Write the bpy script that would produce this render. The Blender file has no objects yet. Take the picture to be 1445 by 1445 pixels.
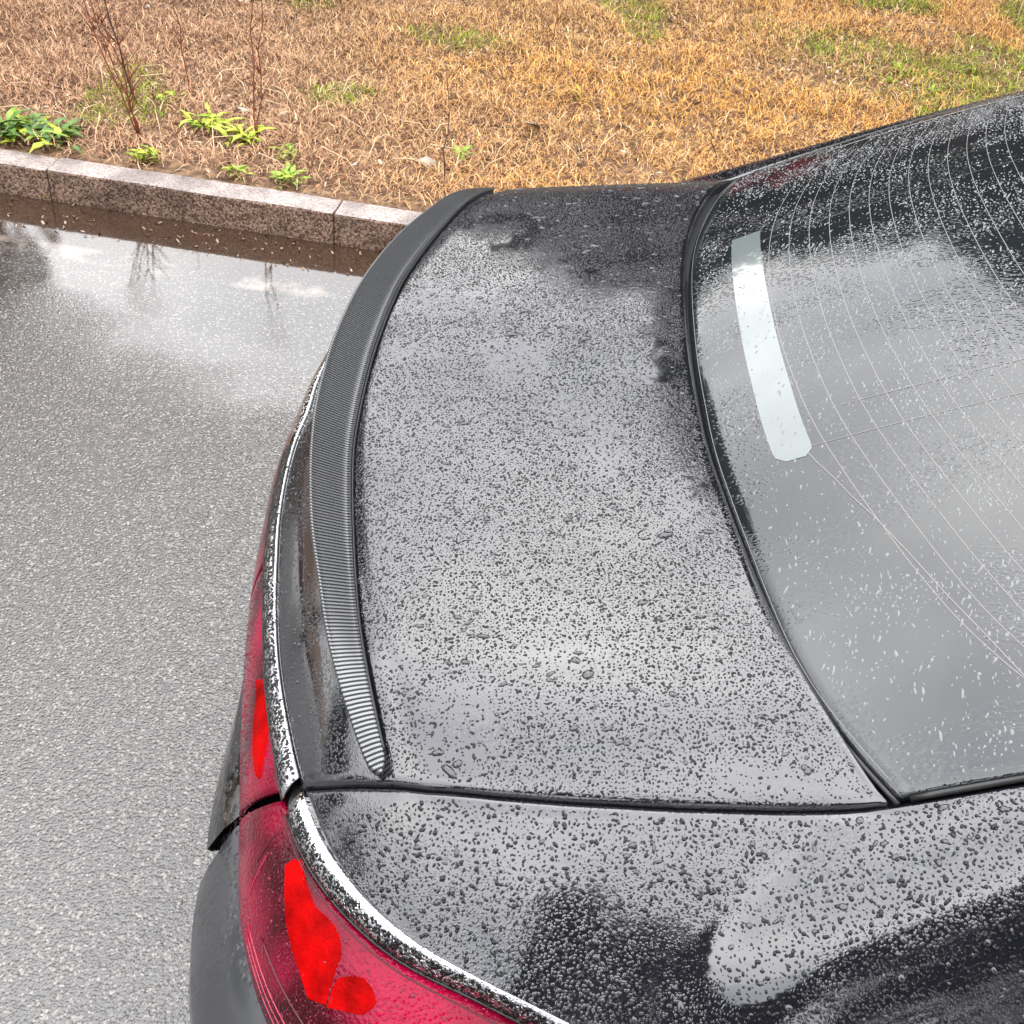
import bpy, math, random
import numpy as np
from mathutils import Vector, Matrix
random.seed(7); rng = np.random.default_rng(11)
R = math.radians
SC = bpy.context.scene; COL = SC.collection

# ---------------------------------------------------------------- camera
CAMH, PITCH, YAW, ROLL = 1.792, .6822, .0022, .1075
cp, sp = math.cos(PITCH), math.sin(PITCH)
F = Vector((math.sin(YAW)*cp, math.cos(YAW)*cp, -sp))
ri = Vector((math.cos(YAW), -math.sin(YAW), 0)); up = ri.cross(F)
RI = ri*math.cos(ROLL) + up*math.sin(ROLL); UP = -ri*math.sin(ROLL) + up*math.cos(ROLL)
cam = bpy.data.cameras.new('camera'); co = bpy.data.objects.new('camera', cam); COL.objects.link(co)
M = Matrix((RI, UP, -F)).transposed().to_4x4(); M.translation = Vector((0, 0, CAMH)); co.matrix_world = M
cam.sensor_width = 36; cam.lens = 36*1610.5/1445; cam.clip_start = .02; cam.clip_end = 900
SC.camera = co

# ---------------------------------------------------------------- sky, sun, exposure
SUN_EL, SUN_AZ = R(62), R(-20)
w = bpy.data.worlds.new("World"); SC.world = w; w.use_nodes = True
nt = w.node_tree; N = nt.nodes; L = nt.links; N.clear()
wo = N.new('ShaderNodeOutputWorld'); bg = N.new('ShaderNodeBackground'); L.new(bg.outputs[0], wo.inputs[0])
sky = N.new('ShaderNodeTexSky'); sky.sky_type = 'NISHITA'; sky.sun_disc = False
sky.sun_elevation = SUN_EL; sky.sun_rotation = SUN_AZ; sky.air_density = 1.0; sky.dust_density = 3.0; sky.ozone_density = .6
hs = N.new('ShaderNodeHueSaturation'); hs.inputs['Saturation'].default_value = .22
L.new(sky.outputs[0], hs.inputs['Color'])
tc = N.new('ShaderNodeTexCoord'); mp = N.new('ShaderNodeMapping'); mp.inputs['Scale'].default_value = (1, 1, 2.2)
L.new(tc.outputs['Generated'], mp.inputs[0])
no = N.new('ShaderNodeTexNoise'); no.inputs['Scale'].default_value = 1.9; no.inputs['Detail'].default_value = 5; no.inputs['Roughness'].default_value = .5
L.new(mp.outputs[0], no.inputs['Vector'])
cr = N.new('ShaderNodeValToRGB'); cr.color_ramp.elements[0].position = .32; cr.color_ramp.elements[0].color = (.46, .48, .54, 1)
cr.color_ramp.elements[1].position = .68; cr.color_ramp.elements[1].color = (1.0, .995, .99, 1)
L.new(no.outputs[0], cr.inputs[0])
# cloud deck: grey-white, a little darker towards the horizon all the way round
sx = N.new('ShaderNodeSeparateXYZ'); L.new(tc.outputs['Generated'], sx.inputs[0])
hz = N.new('ShaderNodeMapRange'); hz.inputs[1].default_value = 0; hz.inputs[2].default_value = 1; hz.inputs[3].default_value = 7.5; hz.inputs[4].default_value = 17
L.new(sx.outputs[2], hz.inputs[0])
vm = N.new('ShaderNodeVectorMath'); vm.operation = 'SCALE'; L.new(cr.outputs[0], vm.inputs[0]); L.new(hz.outputs[0], vm.inputs['Scale'])
n2 = N.new('ShaderNodeTexNoise'); n2.inputs['Scale'].default_value = 1.3; n2.inputs['Detail'].default_value = 6; L.new(mp.outputs[0], n2.inputs['Vector'])
cv = N.new('ShaderNodeMapRange'); cv.inputs[1].default_value = .30; cv.inputs[2].default_value = .5; cv.inputs[3].default_value = .7; cv.inputs[4].default_value = 1; L.new(n2.outputs[0], cv.inputs[0])
mx = N.new('ShaderNodeMix'); mx.data_type = 'RGBA'; L.new(cv.outputs[0], mx.inputs[0]); L.new(hs.outputs[0], mx.inputs[6]); L.new(vm.outputs[0], mx.inputs[7]); L.new(mx.outputs[2], bg.inputs['Color'])
bg.inputs['Strength'].default_value = .12
sl = bpy.data.lights.new('sun', 'SUN'); sl.energy = .5; sl.angle = R(120); sl.color = (1, .96, .9)
so = bpy.data.objects.new('sun', sl); COL.objects.link(so)
so.rotation_euler = (-(R(90)-SUN_EL), 0, -SUN_AZ)
vs = SC.view_settings; vs.view_transform = 'Standard'; vs.look = 'None'; vs.gamma = 1; vs.use_curve_mapping = False
vs.exposure = 1.6
SC.cycles.use_denoising = True
SC.cycles.max_bounces = 6

# ---------------------------------------------------------------- helpers
def tag(o, label=None, cat=None, group=None, kind=None):
    if label: o['label'] = label
    if cat: o['category'] = cat
    if group: o['group'] = group
    if kind: o['kind'] = kind
    return o
def link(name, me, mat=None, parent=None):
    o = bpy.data.objects.new(name, me); COL.objects.link(o)
    if mat and not me.materials: me.materials.append(mat)
    if parent: o.parent = parent
    return o
def mesh(name, V, Fc, smooth=True):
    me = bpy.data.meshes.new(name); me.from_pydata([tuple(map(float, v)) for v in V], [], [tuple(map(int, f)) for f in Fc]); me.update()
    if smooth: me.polygons.foreach_set('use_smooth', [True]*len(me.polygons))
    return me
def empty(name, loc=(0, 0, 0), rz=0):
    o = bpy.data.objects.new(name, None); COL.objects.link(o); o.location = loc; o.rotation_euler = (0, 0, rz); o.empty_display_size = .1; return o
def fastmesh(name, V, Fc, col=None):
    """V (n,3), Fc list of face arrays of equal width; vectorised."""
    me = bpy.data.meshes.new(name); V = np.asarray(V, np.float32)
    me.vertices.add(len(V)); me.vertices.foreach_set('co', V.ravel())
    idx = np.concatenate([f.ravel() for f in Fc]).astype(np.int32)
    sizes = np.concatenate([np.full(len(f), f.shape[1]) for f in Fc]).astype(np.int32)
    st = np.r_[0, np.cumsum(sizes)[:-1]].astype(np.int32)
    me.loops.add(len(idx)); me.loops.foreach_set('vertex_index', idx)
    me.polygons.add(len(sizes)); me.polygons.foreach_set('loop_start', st); me.polygons.foreach_set('loop_total', sizes)
    me.polygons.foreach_set('use_smooth', np.ones(len(sizes), bool))
    me.update(calc_edges=True)
    if col is not None:
        a = me.color_attributes.new('col', 'FLOAT_COLOR', 'POINT'); c = np.ones((len(V), 4), np.float32); c[:, :3] = col
        a.data.foreach_set('color', c.ravel())
    me.validate(); return me
def grid_mesh(name, P, closed=False, uv=None, flip=False, solid=0.0):
    """P (n,m,3) grid -> sheet"""
    n, m = P.shape[:2]; V = P.reshape(-1, 3); Fc = []
    for i in range(n-1 if not closed else n):
        for j in range(m-1):
            a = i*m+j; b = ((i+1) % n)*m+j; q = (a, b, b+1, a+1)
            Fc.append(q[::-1] if flip else q)
    me = mesh(name, V, Fc)
    if uv is not None:
        ul = me.uv_layers.new(name='UVMap'); U = uv.reshape(-1, 2)
        for l in me.loops: ul.data[l.index].uv = U[l.vertex_index]
    return me
def solidify(o, t, off=-1):
    md = o.modifiers.new('thick', 'SOLIDIFY'); md.thickness = t; md.offset = off; md.use_even_offset = False; return o
def tube(P, r, k=8, cap=True):
    P = [Vector(p) for p in P]; n = len(P); V = []; Fc = []
    rr = r if hasattr(r, '__len__') else [r]*n
    u = None
    for i, p in enumerate(P):
        t = (P[min(i+1, n-1)]-P[max(i-1, 0)]).normalized()
        if u is None: u = t.orthogonal().normalized()
        u = (u-t*u.dot(t)).normalized(); v = t.cross(u)
        for j in range(k):
            a = 2*math.pi*j/k; V.append(p+(u*math.cos(a)+v*math.sin(a))*rr[i])
    for i in range(n-1):
        for j in range(k): Fc.append((i*k+j, i*k+(j+1) % k, (i+1)*k+(j+1) % k, (i+1)*k+j))
    if cap: Fc.append(tuple(range(k))[::-1]); Fc.append(tuple((n-1)*k+j for j in range(k)))
    return V, Fc
def merge(parts):
    V = []; Fc = []
    for v, f in parts:
        b = len(V); V += list(v); Fc += [tuple(i+b for i in q) for q in f]
    return V, Fc
def sm(a, b, x):
    t = np.clip((np.asarray(x, float)-a)/(b-a), 0, 1); return t*t*(3-2*t)

# ---------------------------------------------------------------- materials
def new_mat(name):
    m = bpy.data.materials.new(name); m.use_nodes = True; t = m.node_tree
    return m, t.nodes, t.links, t.nodes['Principled BSDF']
def simple(name, col, rough=.5, metal=0, coat=0, ior=1.5, noise=0, scale=20, bump=0, bscale=200):
    m, n, l, b = new_mat(name)
    b.inputs['Base Color'].default_value = (*col, 1); b.inputs['Roughness'].default_value = rough
    b.inputs['Metallic'].default_value = metal; b.inputs['IOR'].default_value = ior; b.inputs['Coat Weight'].default_value = coat
    b.inputs['Coat Roughness'].default_value = .03
    t = n.new('ShaderNodeTexCoord')
    if noise:
        x = n.new('ShaderNodeTexNoise'); x.inputs['Scale'].default_value = scale; x.inputs['Detail'].default_value = 6
        l.new(t.outputs['Object'], x.inputs['Vector'])
        r = n.new('ShaderNodeMapRange'); r.inputs[1].default_value = .3; r.inputs[2].default_value = .7
        r.inputs[3].default_value = 1-noise; r.inputs[4].default_value = 1+noise; l.new(x.outputs[0], r.inputs[0])
        h = n.new('ShaderNodeHueSaturation'); h.inputs['Color'].default_value = (*col, 1); l.new(r.outputs[0], h.inputs['Value'])
        l.new(h.outputs[0], b.inputs['Base Color'])
    if bump:
        x = n.new('ShaderNodeTexNoise'); x.inputs['Scale'].default_value = bscale; x.inputs['Detail'].default_value = 3
        l.new(t.outputs['Object'], x.inputs['Vector'])
        u = n.new('ShaderNodeBump'); u.inputs['Strength'].default_value = bump; u.inputs['Distance'].default_value = .002
        l.new(x.outputs[0], u.inputs['Height']); l.new(u.outputs[0], b.inputs['Normal'])
    return m
def math_node(n, l, op, a, b=None, c=None):
    x = n.new('ShaderNodeMath'); x.operation = op
    for i, v in enumerate((a, b, c)):
        if v is None: continue
        if isinstance(v, (int, float)): x.inputs[i].default_value = v
        else: l.new(v, x.inputs[i])
    return x.outputs[0]
def wet_film(name, col, ior, cells, amp, stretch=(1, 1, 1), rough=.04, patch=1.2, base_rough_patch=.0, film=(.42, .6)):
    """dark glossy surface under a broken film of fine water beads (relief only)"""
    m, n, l, b = new_mat(name)
    b.inputs['Base Color'].default_value = (*col, 1); b.inputs['Roughness'].default_value = rough; b.inputs['IOR'].default_value = ior
    t = n.new('ShaderNodeTexCoord'); mpn = n.new('ShaderNodeMapping'); mpn.inputs['Scale'].default_value = stretch
    l.new(t.outputs['Object'], mpn.inputs[0])
    v = n.new('ShaderNodeTexVoronoi'); v.feature = 'F1'; v.inputs['Scale'].default_value = cells; l.new(mpn.outputs[0], v.inputs['Vector'])
    rr = n.new('ShaderNodeMapRange'); rr.inputs[1].default_value = .15; rr.inputs[2].default_value = .5; rr.inputs[3].default_value = 1; rr.inputs[4].default_value = 0
    rr.interpolation_type = 'SMOOTHSTEP'; l.new(v.outputs['Distance'], rr.inputs[0])
    p = n.new('ShaderNodeTexNoise'); p.inputs['Scale'].default_value = 9*patch; p.inputs['Detail'].default_value = 5; l.new(mpn.outputs[0], p.inputs['Vector'])
    pr = n.new('ShaderNodeMapRange'); pr.inputs[1].default_value = film[0]; pr.inputs[2].default_value = film[1]; l.new(p.outputs[0], pr.inputs[0])
    f = n.new('ShaderNodeTexNoise'); f.inputs['Scale'].default_value = cells*.45; f.inputs['Detail'].default_value = 4; l.new(mpn.outputs[0], f.inputs['Vector'])
    h = math_node(n, l, 'MULTIPLY_ADD', f.outputs[0], .8, rr.outputs[0])
    h = math_node(n, l, 'MULTIPLY', h, pr.outputs[0])
    u = n.new('ShaderNodeBump'); u.inputs['Strength'].default_value = 1; u.inputs['Distance'].default_value = amp
    l.new(h, u.inputs['Height']); l.new(u.outputs[0], b.inputs['Normal'])
    return m
M_PAINT = wet_film('black_paint', (.008, .008, .011), 1.95, 420, .00016, film=(.40, .58))
M_GLASS = wet_film('tinted_glass', (.012, .014, .016), 1.72, 260, .00022, stretch=(.6, 1.15, 1), film=(.42, .62))
M_DROP = simple('water_on_paint', (.002, .002, .003), .015, ior=1.42)
M_DROPG = simple('water_on_glass', (.17, .175, .18), .08, ior=1.5)  # pale grey paints in the light that clear drops would refract
M_DROPR = simple('water_on_lamp', (.16, .006, .03), .03, ior=1.4)
M_DROPR2 = simple('large_water_beads', (.01, .01, .012), .02, ior=1.75)
M_GAP = simple('dark_gap', (.004, .004, .004), .6)
M_RUB = simple('black_rubber', (.012, .012, .012), .28, noise=.3, scale=80)
M_CHR = wet_film('wet_chrome', (.60, .61, .62), 1.5, 330, .0005, film=(.44, .54)); M_CHR.node_tree.nodes['Principled BSDF'].inputs['Metallic'].default_value = 1
M_CHR.node_tree.nodes['Principled BSDF'].inputs['Roughness'].default_value = .16
M_BUMP = wet_film('wet_bumper_paint', (.035, .036, .040), 1.5, 140, .0008, stretch=(1, 1, .35), rough=.22, film=(.35, .5))
M_GLOSSP = wet_film('gloss_lower_panel', (.008, .008, .008), 1.6, 120, .0008, stretch=(.6, .6, 1.6), film=(.35, .5))
M_STRIP = simple('pale_print', (.135, .155, .15), .10, coat=.8, noise=.10, scale=14)
M_WIRE = simple('copper_wire_print', (.20, .19, .18), .4)
M_TYRE = simple('tyre_rubber', (.02, .02, .02), .7); M_RIM = simple('rim_alloy', (.5, .5, .52), .25, 1)
M_SIDEG = simple('side_glass', (.01, .012, .012), .03, ior=1.6)
M_INT = simple('lamp_reflector_red', (.30, .0004, .0006), .5, ior=1.10, noise=.5, scale=38, bump=.5, bscale=300)
def lamp_mat():
    m, n, l, b = new_mat('red_lens')
    t = n.new('ShaderNodeUVMap'); s = n.new('ShaderNodeSeparateXYZ'); l.new(t.outputs[0], s.inputs[0])
    no = n.new('ShaderNodeTexNoise'); no.inputs['Scale'].default_value = 11; no.inputs['Detail'].default_value = 2; gg_ = n.new('ShaderNodeTexCoord'); l.new(gg_.outputs['Object'], no.inputs['Vector'])
    r = n.new('ShaderNodeValToRGB'); e = r.color_ramp.elements
    e[0].position = .38; e[0].color = (.035, .0005, .003, 1); e[1].position = .66; e[1].color = (.27, .002, .028, 1)
    l.new(no.outputs[0], r.inputs[0]); l.new(r.outputs[0], b.inputs['Base Color'])
    b.inputs['Roughness'].default_value = .07; b.inputs['IOR'].default_value = 1.27
    # fine moulded prisms along the lower edge of the lens, water beads elsewhere
    w1 = math_node(n, l, 'SINE', math_node(n, l, 'MULTIPLY', s.outputs[0], 900))
    msk = n.new('ShaderNodeMapRange'); msk.inputs[1].default_value = .66; msk.inputs[2].default_value = .72; l.new(s.outputs[1], msk.inputs[0])
    w2 = math_node(n, l, 'MULTIPLY', w1, msk.outputs[0])
    g = n.new('ShaderNodeTexCoord'); v = n.new('ShaderNodeTexVoronoi'); v.inputs['Scale'].default_value = 260; l.new(g.outputs['Object'], v.inputs['Vector'])
    h = math_node(n, l, 'MULTIPLY_ADD', w2, .25, math_node(n, l, 'MULTIPLY', v.outputs['Distance'], -1.1))
    u = n.new('ShaderNodeBump'); u.inputs['Strength'].default_value = .8; u.inputs['Distance'].default_value = .0008
    l.new(h, u.inputs['Height']); l.new(u.outputs[0], b.inputs['Normal']); return m
M_LAMP = lamp_mat()
def carbon_mat():
    m, n, l, b = new_mat('carbon_weave')
    t = n.new('ShaderNodeUVMap'); s = n.new('ShaderNodeSeparateXYZ'); l.new(t.outputs[0], s.inputs[0])
    U, V = s.outputs[0], s.outputs[1]
    # twill: rows of short tows, each row shifted along the next
    row = math_node(n, l, 'FLOOR', math_node(n, l, 'MULTIPLY', V, 420))
    uu = math_node(n, l, 'MULTIPLY_ADD', row, .16, math_node(n, l, 'MULTIPLY', U, 236))
    tri = math_node(n, l, 'PINGPONG', uu, .5)
    no = n.new('ShaderNodeTexNoise'); no.inputs['Scale'].default_value = 60; l.new(t.outputs[0], no.inputs['Vector'])
    r = n.new('ShaderNodeMapRange'); r.inputs[1].default_value = .20; r.inputs[2].default_value = .30; l.new(tri, r.inputs[0])
    c = n.new('ShaderNodeMix'); c.data_type = 'RGBA'; c.inputs[6].default_value = (.008, .008, .008, 1); c.inputs[7].default_value = (.19, .195, .2, 1)
    l.new(r.outputs[0], c.inputs[0]); l.new(c.outputs[2], b.inputs['Base Color'])
    b.inputs['Roughness'].default_value = .27; b.inputs['IOR'].default_value = 1.3; l.new(math_node(n, l, 'MULTIPLY', r.outputs[0], .75), b.inputs['Metallic'])
    b.inputs['Coat Weight'].default_value = .0; b.inputs['Coat Roughness'].default_value = .2
    u = n.new('ShaderNodeBump'); u.inputs['Strength'].default_value = .5; u.inputs['Distance'].default_value = .0004
    l.new(tri, u.inputs['Height']); l.new(u.outputs[0], b.inputs['Normal']); return m
M_CARB = carbon_mat()
def attr_mat(name, rough=.7, trans=.0):
    m, n, l, b = new_mat(name)
    a = n.new('ShaderNodeAttribute'); a.attribute_name = 'col'; l.new(a.outputs['Color'], b.inputs['Base Color'])
    b.inputs['Roughness'].default_value = rough; b.inputs['IOR'].default_value = 1.35
    return m
M_GRASS = attr_mat('dry_grass'); M_LEAFM = attr_mat('foliage', .5)

# ================================================================ ground
KA = -5.667*math.pi/180
KD = np.array([math.cos(KA), math.sin(KA)]); KN = np.array([-math.sin(KA), math.cos(KA)]); K0 = np.array([-1.6933, 3.6391])
KH, KW, KL = .1127, .1101, 1.007
def kp(a, b, z=0): q = K0+KD*a+KN*b; return (q[0], q[1], z)     # a along the kerb, b away from the road

def asphalt_mat():
    m, n, l, b = new_mat('wet_asphalt')
    t = n.new('ShaderNodeTexCoord'); s = n.new('ShaderNodeSeparateXYZ'); l.new(t.outputs['Object'], s.inputs[0])
    # distance from kerb (positive towards the road)
    dist = math_node(n, l, 'MULTIPLY', math_node(n, l, 'ADD', math_node(n, l, 'MULTIPLY', s.outputs[0], float(KN[0])), math_node(n, l, 'MULTIPLY_ADD', s.outputs[1], float(KN[1]), -float(K0@KN))), -1)
    big = n.new('ShaderNodeTexNoise'); big.inputs['Scale'].default_value = 1.6; big.inputs['Detail'].default_value = 4; l.new(t.outputs['Object'], big.inputs['Vector'])
    dd = math_node(n, l, 'MULTIPLY_ADD', math_node(n, l, 'SUBTRACT', big.outputs[0], .5), 1.3, dist)
    dry = n.new('ShaderNodeMapRange'); dry.interpolation_type = 'SMOOTHSTEP'; dry.inputs[1].default_value = .40; dry.inputs[2].default_value = 1.25; l.new(dd, dry.inputs[0])
    vo = n.new('ShaderNodeTexVoronoi'); vo.inputs['Scale'].default_value = 190; l.new(t.outputs['Object'], vo.inputs['Vector'])
    fi = n.new('ShaderNodeTexNoise'); fi.inputs['Scale'].default_value = 120; fi.inputs['Detail'].default_value = 5; fi.inputs['Roughness'].default_value = .6; l.new(t.outputs['Object'], fi.inputs['Vector'])
    h = math_node(n, l, 'MULTIPLY_ADD', vo.outputs['Distance'], -.8, fi.outputs[0])
    h = math_node(n, l, 'MULTIPLY', h, math_node(n, l, 'MULTIPLY_ADD', dry.outputs[0], .97, .015))
    u = n.new('ShaderNodeBump'); u.inputs['Strength'].default_value = 1; u.inputs['Distance'].default_value = .0019; l.new(h, u.inputs['Height']); l.new(u.outputs[0], b.inputs['Normal'])
    # stone colour speckle
    vc = n.new('ShaderNodeTexVoronoi'); vc.inputs['Scale'].default_value = 230; l.new(t.outputs['Object'], vc.inputs['Vector'])
    sp_ = n.new('ShaderNodeSeparateColor'); l.new(vc.outputs['Color'], sp_.inputs[0])
    r = n.new('ShaderNodeValToRGB'); e = r.color_ramp.elements
    e[0].position = 0; e[0].color = (.036, .032, .029, 1); e[1].position = 1; e[1].color = (.24, .212, .19, 1); e.new(.80).color = (.050, .045, .040, 1)
    l.new(sp_.outputs[0], r.inputs[0])
    # worn painted edge line: broken pale patches
    ln = n.new('ShaderNodeMapRange'); ln.interpolation_type = 'SMOOTHSTEP'; ln.inputs[1].default_value = .06; ln.inputs[2].default_value = .03
    off = math_node(n, l, 'ABSOLUTE', math_node(n, l, 'SUBTRACT', dist, .335)); l.new(off, ln.inputs[0])
    wn = n.new('ShaderNodeTexNoise'); wn.inputs['Scale'].default_value = 4.3; wn.inputs['Detail'].default_value = 9; wn.inputs['Roughness'].default_value = .65; l.new(t.outputs['Object'], wn.inputs['Vector'])
    wr = n.new('ShaderNodeMapRange'); wr.inputs[1].default_value = .50; wr.inputs[2].default_value = .62; l.new(wn.outputs[0], wr.inputs[0])
    lm = math_node(n, l, 'MULTIPLY', ln.outputs[0], wr.outputs[0])
    c = n.new('ShaderNodeMix'); c.data_type = 'RGBA'; l.new(lm, c.inputs[0]); l.new(r.outputs[0], c.inputs[6]); c.inputs[7].default_value = (.24, .20, .17, 1)
    # soaked silt in the gutter; its brown also paints in the kerb's reflection
    gt = n.new('ShaderNodeMapRange'); gt.interpolation_type = 'SMOOTHSTEP'; gt.inputs[1].default_value = .40; gt.inputs[2].default_value = .10; l.new(dist, gt.inputs[0])
    c2 = n.new('ShaderNodeMix'); c2.data_type = 'RGBA'; l.new(gt.outputs[0], c2.inputs[0]); l.new(c.outputs[2], c2.inputs[6]); c2.inputs[7].default_value = (.042, .021, .012, 1)
    l.new(c2.outputs[2], b.inputs['Base Color'])
    ro = n.new('ShaderNodeMapRange'); ro.inputs[3].default_value = .02; ro.inputs[4].default_value = .15; l.new(dry.outputs[0], ro.inputs[0]); l.new(ro.outputs[0], b.inputs['Roughness'])
    b.inputs['IOR'].default_value = 1.95
    return m
me = mesh('road', [kp(-60, -40), kp(60, -40), kp(60, 0), kp(-60, 0)], [(0, 1, 2, 3)], False)
tag(link('road', me, asphalt_mat()), kind='structure')

def soil_mat():
    m, n, l, b = new_mat('verge_soil')
    t = n.new('ShaderNodeTexCoord'); x = n.new('ShaderNodeTexNoise'); x.inputs['Scale'].default_value = 30; x.inputs['Detail'].default_value = 8; l.new(t.outputs['Object'], x.inputs['Vector'])
    r = n.new('ShaderNodeValToRGB'); e = r.color_ramp.elements; e[0].position = .35; e[0].color = (.07, .035, .02, 1); e[1].position = .65; e[1].color = (.32, .19, .10, 1)
    l.new(x.outputs[0], r.inputs[0]); l.new(r.outputs[0], b.inputs['Base Color']); b.inputs['Roughness'].default_value = .8
    u = n.new('ShaderNodeBump'); u.inputs['Distance'].default_value = .02; l.new(x.outputs[0], u.inputs['Height']); l.new(u.outputs[0], b.inputs['Normal']); return m
def hump(a, b):
    return .103+.012*np.sin(a*2.1+1)*np.sin(b*2.7)+.02*sm(0, 3, b)+.012*np.sin(a*5.3)*np.cos(b*4.9)*sm(.1, .5, b)
aa = np.concatenate([[-60, -25, -10, -5], np.arange(-3, 6.01, .12), [8, 12, 25, 60]]); bb = np.concatenate([[.105, .16], np.arange(.22, 5, .12), [6, 8, 12, 25, 70]])
P = np.array([[kp(a, b, float(hump(a, b))) for b in bb] for a in aa])
tag(link('verge', grid_mesh('verge', P, flip=True), soil_mat()), kind='structure')
tag(link('terrain', mesh('terrain', [(-400, -400, -.15), (400, -400, -.15), (400, 400, -.15), (-400, 400, -.15)], [(0, 1, 2, 3)], False), simple('terrain_soil', (.16, .11, .06), .9, noise=.4, scale=.5)), kind='structure')

# kerb of granite stones
def granite_mat():
    m, n, l, b = new_mat('granite')
    t = n.new('ShaderNodeTexCoord'); g = n.new('ShaderNodeNewGeometry'); s = n.new('ShaderNodeSeparateXYZ'); l.new(g.outputs['True Normal'], s.inputs[0])
    v = n.new('ShaderNodeTexVoronoi'); v.inputs['Scale'].default_value = 190; l.new(t.outputs['Object'], v.inputs['Vector']); sc = n.new('ShaderNodeSeparateColor'); l.new(v.outputs['Color'], sc.inputs[0])
    x = n.new('ShaderNodeTexNoise'); x.inputs['Scale'].default_value = 7; x.inputs['Detail'].default_value = 8; l.new(t.outputs['Object'], x.inputs['Vector'])
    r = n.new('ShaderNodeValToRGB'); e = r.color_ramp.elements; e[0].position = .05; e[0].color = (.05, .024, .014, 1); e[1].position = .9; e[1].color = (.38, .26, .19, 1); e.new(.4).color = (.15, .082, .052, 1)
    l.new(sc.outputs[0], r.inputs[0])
    # top paler, the upright face darker and browner
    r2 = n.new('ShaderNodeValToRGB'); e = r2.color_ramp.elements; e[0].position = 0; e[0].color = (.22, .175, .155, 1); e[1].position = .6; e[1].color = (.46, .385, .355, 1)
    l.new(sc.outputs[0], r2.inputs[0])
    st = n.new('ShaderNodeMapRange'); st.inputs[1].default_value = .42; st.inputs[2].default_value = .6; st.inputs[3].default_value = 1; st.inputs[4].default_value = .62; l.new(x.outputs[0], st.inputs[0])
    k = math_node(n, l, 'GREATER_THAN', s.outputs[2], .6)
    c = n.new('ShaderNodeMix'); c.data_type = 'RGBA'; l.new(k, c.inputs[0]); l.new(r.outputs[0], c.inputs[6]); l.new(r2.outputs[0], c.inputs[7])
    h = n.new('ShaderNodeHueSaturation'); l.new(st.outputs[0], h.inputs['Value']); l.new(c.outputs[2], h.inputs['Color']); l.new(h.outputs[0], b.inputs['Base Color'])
    b.inputs['Roughness'].default_value = .45
    u = n.new('ShaderNodeBump'); u.inputs['Distance'].default_value = .004; u.inputs['Strength'].default_value = .7; l.new(sc.outputs[1], u.inputs['Height']); l.new(u.outputs[0], b.inputs['Normal']); return m
M_GRAN = granite_mat()
kerb = empty('kerb', (K0[0], K0[1], 0), KA); tag(kerb, kind='structure')
def kerb_stone_mesh():
    c = .009; x0, x1 = .0022, KL-.0022
    sec = [(0, -.05), (0, KH-c*1.2), (.003, KH-c*.35), (c, KH), (KW-.004, KH), (KW, KH-.004), (KW, -.05)]
    xs = [x0, x0+.004]+list(np.linspace(.12, KL-.12, 7))+[x1-.004, x1]; V = []; Fc = []; rnd = random.Random(3)
    for i, x in enumerate(xs):
        ins = .004 if i in (0, len(xs)-1) else 0
        for j, (y, z) in enumerate(sec):
            jy = rnd.uniform(-.0015, .0015) if 0 < j < 5 else 0
            V.append((x, y+(ins if j < 3 else 0)+jy, z-(ins if 0 < j < 6 else 0)+jy*.6))
    n = len(sec)
    for i in range(len(xs)-1):
        for j in range(n-1): Fc.append((i*n+j, (i+1)*n+j, (i+1)*n+j+1, i*n+j+1))
    Fc.append(tuple(range(n))); Fc.append(tuple((len(xs)-1)*n+j for j in range(n))[::-1])
    return mesh('kerb_stone', V, Fc, False)
ksm = kerb_stone_mesh()
for i in range(-4, 7):
    o = link('kerb_stone', ksm, M_GRAN, kerb); o.location = (i*KL, random.uniform(-.002, .002), random.uniform(-.002, .0015)); o.rotation_euler = (0, 0, random.uniform(-.002, .002))

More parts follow.
